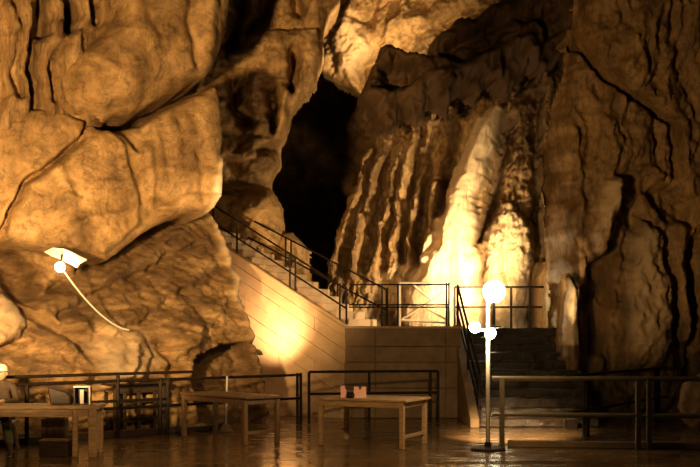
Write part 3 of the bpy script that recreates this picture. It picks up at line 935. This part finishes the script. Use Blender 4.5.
# floor lamp added right of the steps to brighten the rock fin
ul = Vector((4.05, 18.3, 0.0))
ur = empty('fin_fill_lamp', ul, 0, 'small dark floor lamp added to light the right rock fin', 'lamp')
hm = MB().box(ul + Vector((0, 0, .045)), (.2, .16, .09), bev=.01)
for dx, dy, sx, sy in ((0, -.075, .2, .012), (0, .075, .2, .012), (-.095, 0, .012, .15), (.095, 0, .012, .15)):
    hm.box(ul + Vector((dx, dy, .13)), (sx, sy, .1))
local(hm.build('housing', M['iron']), ur)
local(MB().box(ul + Vector((0.0, 0, .098)), (.14, .1, .012)).build('lens', M['bulb_small']), ur)
light('fin_fill_light', 'SPOT', ul + Vector((0, 0, .24)), 800, BULB, 0.04, target=P(574, 310, 20.0), angle=11, blend=0.9)


# ================================================================== FURNITURE
def table(name, label, origin, rz, L, W, H, mat, cat='table', legw=0.07, apron=0.09, topt=0.035, stretch=True, planks=4, group=None):
    """origin: near right corner leg; the table runs back along -x local and away along +y local"""
    root = empty(name, origin, rz, label, cat, group)
    for k in range(planks):
        m = MB().box((-L / 2 + 0.02, W * (k + .5) / planks - 0.0, H - topt / 2), (L + 0.14, W / planks - 0.006 + (0.03 if k in (0, planks - 1) else 0), topt), bev=0.004)
        m.build('plank', mat, root)
    for x in (0, -L):
        for y in (0.04, W - 0.04):
            MB().box((x - math.copysign(0.0, x), y, (H - topt) / 2), (legw, legw, H - topt - 0.001), bev=0.006).build('leg', mat, root)
    for y in (0.02, W - 0.02):
        MB().box((-L / 2, y, H - topt - apron / 2), (L - legw, 0.025, apron), bev=0.003).build('apron', mat, root)
    for x in (0, -L):
        MB().box((x, W / 2, H - topt - apron / 2), (0.025, W - 0.08 - legw, apron), bev=0.003).build('apron', mat, root)
        if stretch:
            MB().box((x, W / 2, 0.18), (0.03, W - 0.08 - legw, 0.05), bev=0.003).build('stretcher', mat, root)
    return root


table('table', 'pale weathered wooden table holding two pink boxes', (0.764, 14.95, 0), math.radians(-26), 1.37, 0.98, 0.74, M['wood'])
table('table', 'darker wooden table beside the white-handled broom', (-1.67, 15.6, 0), math.radians(-47), 1.7, 0.72, 0.75, M['wood_mid'])
# left table, long, with a boarded end
tl = table('table', 'long rough wooden table at which the person sits', (-3.62, 14.05, 0), math.radians(5), 2.6, 0.62, 0.72, M['wood'], legw=0.11, apron=0.1, topt=0.05)
for k in range(2):
    MB().box((0.0, 0.2 + 0.22 * k, 0.34), (0.05, 0.13, 0.6), bev=0.008).build('end_board', M['wood'], tl)
MB().box((-0.24, 0.03, 0.33), (0.07, 0.09, 0.66), bev=0.008).build('brace', M['wood'], tl)

# dark slatted frame behind the fence
fd = (fb - fa).normalized()
dk = empty('bench', Vector((-3.86, 17.05, 0)) + Vector((-fd.y, fd.x, 0)) * 0.28, math.atan2(fd.y, fd.x), 'dark slatted wooden bench frame standing behind the left fence', 'bench')
MB().box((0.5, 0.2, 0.86), (1.14, 0.42, 0.035), bev=0.005).build('top', M['wood_dark'], dk)
MB().box((0.5, 0.02, 0.77), (1.0, 0.03, 0.14), bev=0.005).build('apron', M['wood_dark'], dk)
for x in (0.02, 0.98):
    for y in (0.02, 0.38):
        MB().box((x, y, 0.42), (0.07, 0.07, 0.84), bev=0.005).build('leg', M['wood_dark'], dk)
for x in (0.2, 0.48, 0.8):
    MB().box((x, 0.02, 0.38), (0.06, 0.03, 0.72), bev=0.004).build('slat', M['wood_dark'], dk)
for z in (0.56, 0.24):
    MB().box((0.5, 0.02, z), (0.96, 0.035, 0.06), bev=0.004).build('crossbar', M['wood_dark'], dk)

# crates under the left table
cr = empty('crate', (-4.46, 15.12, 0), 0.08, 'upright slatted wooden crate standing under the long table', 'crate')
for k in range(4):
    MB().box((-0.13 + 0.088 * k, -0.14, 0.23), (0.075, 0.02, 0.46), bev=0.003).build('slat', M['wood_mid'], cr)
MB().box((0, 0.14, 0.23), (0.34, 0.02, 0.46)).build('back_panel', M['wood_mid'], cr)
for x in (-0.165, 0.165):
    MB().box((x, 0, 0.23), (0.02, 0.26, 0.46)).build('side_panel', M['wood_mid'], cr)
MB().box((0, 0, 0.012), (0.31, 0.26, 0.02)).build('bottom_panel', M['wood_mid'], cr)
cr = empty('box', (-4.18, 14.2, 0), -0.05, 'low dark wooden box on the floor under the long table', 'box')
MB().box((0, 0, 0.11), (0.40, 0.24, 0.22), bev=0.01).build('body', M['wood_dark'], cr)
MB().box((0, 0, 0.225), (0.42, 0.26, 0.02), bev=0.006).build('lid', M['wood_mid'], cr)

# things on the left table
tz = 0.721
bx_ = empty('box', (-3.83, 14.33, tz), 0.12, 'small open box with a white frame on the long table', 'box')
for x in (-0.105, 0.105):
    MB().box((x, 0, 0.13), (0.018, 0.18, 0.26)).build('side_panel', M['wood_dark'], bx_)
MB().box((0, 0.09, 0.13), (0.21, 0.016, 0.26)).build('back_panel', M['wood_dark'], bx_)
MB().box((0, 0, 0.008), (0.19, 0.17, 0.016)).build('bottom_panel', M['wood_dark'], bx_)
MB().box((0, -0.01, 0.255), (0.235, 0.21, 0.022), bev=0.004).build('top_panel', M['white'], bx_)
MB().box((0.0, -0.092, 0.115), (0.05, 0.012, 0.2)).build('card', M['white'], bx_)
MB().box((0.108, -0.094, 0.13), (0.02, 0.012, 0.25)).build('front_edge', M['white'], bx_)
m = MB()
m.prism([(-0.16, -0.1, 0), (0.13, -0.1, 0), (0.13, -0.1, 0.12), (0.06, -0.1, 0.19), (-0.2, -0.1, 0.26)], (0, 0.2, 0), bev=0.02)
bag = m.build('bag', M['wood_dark'])
bag.location = (-4.11, 14.33, tz)
setp(bag, 'dark slumped bag beside the white-framed box on the table', 'bag')

# pink boxes on the pale table
def carton(label, loc, wd, hh, notch, rz):
    m = MB()
    w2 = wd / 2
    if notch:
        m.prism([(-w2, -.05, 0), (w2, -.05, 0), (w2, -.05, hh), (w2 * .3, -.05, hh), (0.0, -.05, hh * .68), (-w2 * .3, -.05, hh), (-w2, -.05, hh)], (0, .1, 0))
    else:
        m.prism([(-w2, -.05, 0), (w2, -.05, 0), (w2, -.05, hh * .6), (w2 * .4, -.05, hh * .78), (w2 * .6, -.05, hh), (-w2, -.05, hh)], (0, .1, 0))
    o = m.build('carton', M['pink'])
    o.location = loc
    o.rotation_euler.z = rz
    return setp(o, label, 'carton')


carton('narrow pink carton standing on the pale table', (-0.10, 15.6, 0.741), 0.09, 0.18, False, 0.0)
carton('wide pink carton with a notched top on the pale table', (0.155, 15.55, 0.741), 0.19, 0.17, True, 0.0)
setp(MB().lathe([(0.03, 0), (0.06, .01), (0.07, .06), (0.062, .06), (0.05, .018), (0.002, .014)], (0.005, 15.42, 0.741)).build('bowl', M['iron'], smooth=True), 'small dark bowl between the two pink cartons', 'bowl')

# broom leaning on the fence
br = empty('broom', (-2.2, 17.75, 0), 0, 'white-handled broom leaning upright on the left fence', 'broom')
local(MB().tube((-2.2, 17.72, 0.12), (-2.2, 17.9, 0.98), 0.017, seg=8).build('handle', M['white'], smooth=True), br)
local(MB().prism([(-2.33, 17.67, 0.004), (-2.07, 17.67, 0.004), (-2.16, 17.69, 0.14), (-2.24, 17.69, 0.14)], (0, 0.07, 0), bev=0.008).build('broom_head', M['wood'], ), br)

# boulder, right
bm = bmesh.new()
bmesh.ops.create_icosphere(bm, subdivisions=5, radius=1.0)
cs = np.array([v.co[:] for v in bm.verts])
dn = 0.16 * fbm(cs[:, 0] * 1.3 + cs[:, 2], cs[:, 1] * 1.3 - cs[:, 2] * .7, 5, 4) + 0.05 * fbm(cs[:, 0] * 4, cs[:, 2] * 4 + cs[:, 1], 4, 8, ridged=True)
for v, d in zip(bm.verts, dn):
    v.co = v.co * (1 + float(d))
    v.co = Vector((v.co.x * .55, v.co.y * .5, max(v.co.z * .56, -.46)))
m = MB()
m.bm.free()
m.bm = bm
bo = m.build('boulder', M['rock_right'], smooth=True)
bo.location = (6.75, 18.6, 0.455)
setp(bo, 'rounded brown boulder beside the right fence', 'boulder')

# ================================================================== PERSON at the left table
st = empty('stool', (-5.2, 14.98, 0), 0, 'white plastic stool under the seated person', 'stool')
MB().lathe([(0.17, 0.40), (0.18, 0.41), (0.18, 0.43), (0.16, 0.44), (0.01, 0.445)], seg=20).build('seat', M['white'], st)
for x in (-1, 1):
    for y in (-1, 1):
        MB().tube((x * .17, y * .17, 0), (x * .12, y * .12, 0.41), 0.022).build('leg', M['white'], st)

person = empty('person', (-5.2, 14.98, 0), 0, 'person in white cap and green trousers seated at the long table', 'person')


def skin_body(name, chain, mat, parent, root=0, sub=2):
    vs_, es_, rs_ = chain
    me = bpy.data.meshes.new(name)
    me.from_pydata([tuple(v) for v in vs_], es_, [])
    o = bpy.data.objects.new(name, me)
    C.objects.link(o)
    o.parent = parent
    o.modifiers.new('skin', 'SKIN').use_smooth_shade = True
    for k, rr in enumerate(rs_):
        me.skin_vertices[0].data[k].radius = (rr, rr) if not isinstance(rr, tuple) else rr
        me.skin_vertices[0].data[k].use_root = (k == root)
    me.materials.append(mat)
    sb = o.modifiers.new('sub', 'SUBSURF')
    sb.levels = sb.render_levels = sub
    return o


V = [(0, 0, .53), (0, -.01, .70), (0, -.03, .86), (0, -.05, .97), (0, -.06, 1.03), (0, -.08, 1.12), (0, -.085, 1.19),      # pelvis..head 0-6
     (-.17, -.04, .95), (-.23, -.12, .74), (-.15, -.40, .755), (-.10, -.47, .755),                                         # left arm 7-10
     (.17, -.04, .95), (.24, -.10, .74), (.20, -.38, .755), (.17, -.46, .755),                                             # right arm 11-14
     (-.10, -.03, .51), (-.14, -.42, .50), (-.14, -.36, .09), (-.14, -.48, .045),                                          # left leg 15-18
     (.10, -.03, .51), (.19, -.42, .50), (.36, -.74, .10), (.40, -.86, .045)]                                              # right leg 19-22
E = [(0, 1), (1, 2), (2, 3), (3, 4), (4, 5), (5, 6), (3, 7), (7, 8), (8, 9), (9, 10), (3, 11), (11, 12), (12, 13), (13, 14),
     (0, 15), (15, 16), (16, 17), (17, 18), (0, 19), (19, 20), (20, 21), (21, 22)]
Rr = [(.15, .11), (.14, .10), (.16, .11), (.12, .09), .055, .085, .075, .065, .05, .033, .03, .065, .05, .033, .03,
      .085, .065, .045, .035, .085, .065, .045, .035]
skin_body('body', (V, E, Rr), M['shirt'], person)
# trousers, face, cap, hands, shoes follow the body
tv = [(0, 0, .53), (-.10, -.03, .515), (-.14, -.42, .505), (-.14, -.37, .13), (.10, -.03, .515), (.19, -.42, .505), (.345, -.71, .13), (0, 0, .66)]
skin_body('trousers', (tv, [(0, 1), (1, 2), (2, 3), (0, 4), (4, 5), (5, 6), (0, 7)], [(.16, .12), .098, .08, .07, .098, .08, .07, (.15, .11)]), M['trouser'], person)
hd = MB().ball((0, -.085, 1.15), .095, (.9, 1.05, 1.22), 20)
hd.ball((0, -.185, 1.135), .018, (.9, 1.2, 1.5), 10)
for s_ in (-1, 1):
    hd.ball((s_ * .086, -.075, 1.14), .022, (.5, 1, 1.5), 10)
face = hd.build('head', M['skin'], person, True)
for s_ in (-1, 1):
    MB().ball((s_ * .034, -.176, 1.162), .011, seg=8).build('eye', M['shoe'], face, True)
MB().ball((0, -.177, 1.088), .02, (1.2, .5, .3), 8).build('mouth', M['shirt'], face, True)
cp = MB().lathe([(.098, 1.185), (.10, 1.21), (.09, 1.25), (.055, 1.28), (.004, 1.29)], (0, -.085, 0), 20)
cp.lathe([(.13, 1.183), (.13, 1.19), (.05, 1.2)], (0, -.13, 0), 16)
cp.build('cap', M['white'], person, True)
for s_, wx, wy in ((-1, -.10, -.47), (1, .17, -.46)):
    hv, he, hr = [(wx, wy, .755), (wx - .01 * s_, wy - .06, .757)], [(0, 1)], [.026, .03]
    for f in range(4):
        bx0 = wx - .01 * s_ + (f - 1.5) * .019
        ln = (.030, .036, .033, .025)[f]
        hv += [(bx0, wy - .095, .757), (bx0, wy - .095 - ln, .753), (bx0, wy - .095 - ln * 1.8, .741)]
        n = len(hv)
        he += [(1, n - 3), (n - 3, n - 2), (n - 2, n - 1)]
        hr += [.0095, .0085, .0075]
    hv += [(wx - s_ * .04, wy - .05, .755), (wx - s_ * .055, wy - .085, .748)]
    n = len(hv)
    he += [(0, n - 2), (n - 2, n - 1)]
    hr += [.011, .009]
    skin_body('hand', (hv, he, hr), M['skin'], person, 0, 1)
for fx, fy, dx, dy in ((-.14, -.36, 0, -1), (.355, -.73, .3, -.95)):
    sv = [(fx, fy, .06), (fx + dx * .10, fy + dy * .10, .05), (fx + dx * .2, fy + dy * .2, .036)]
    skin_body('shoe', (sv, [(0, 1), (1, 2)], [(.05, .05), (.045, .04), (.038, .03)]), M['shoe'], person, 0, 2)
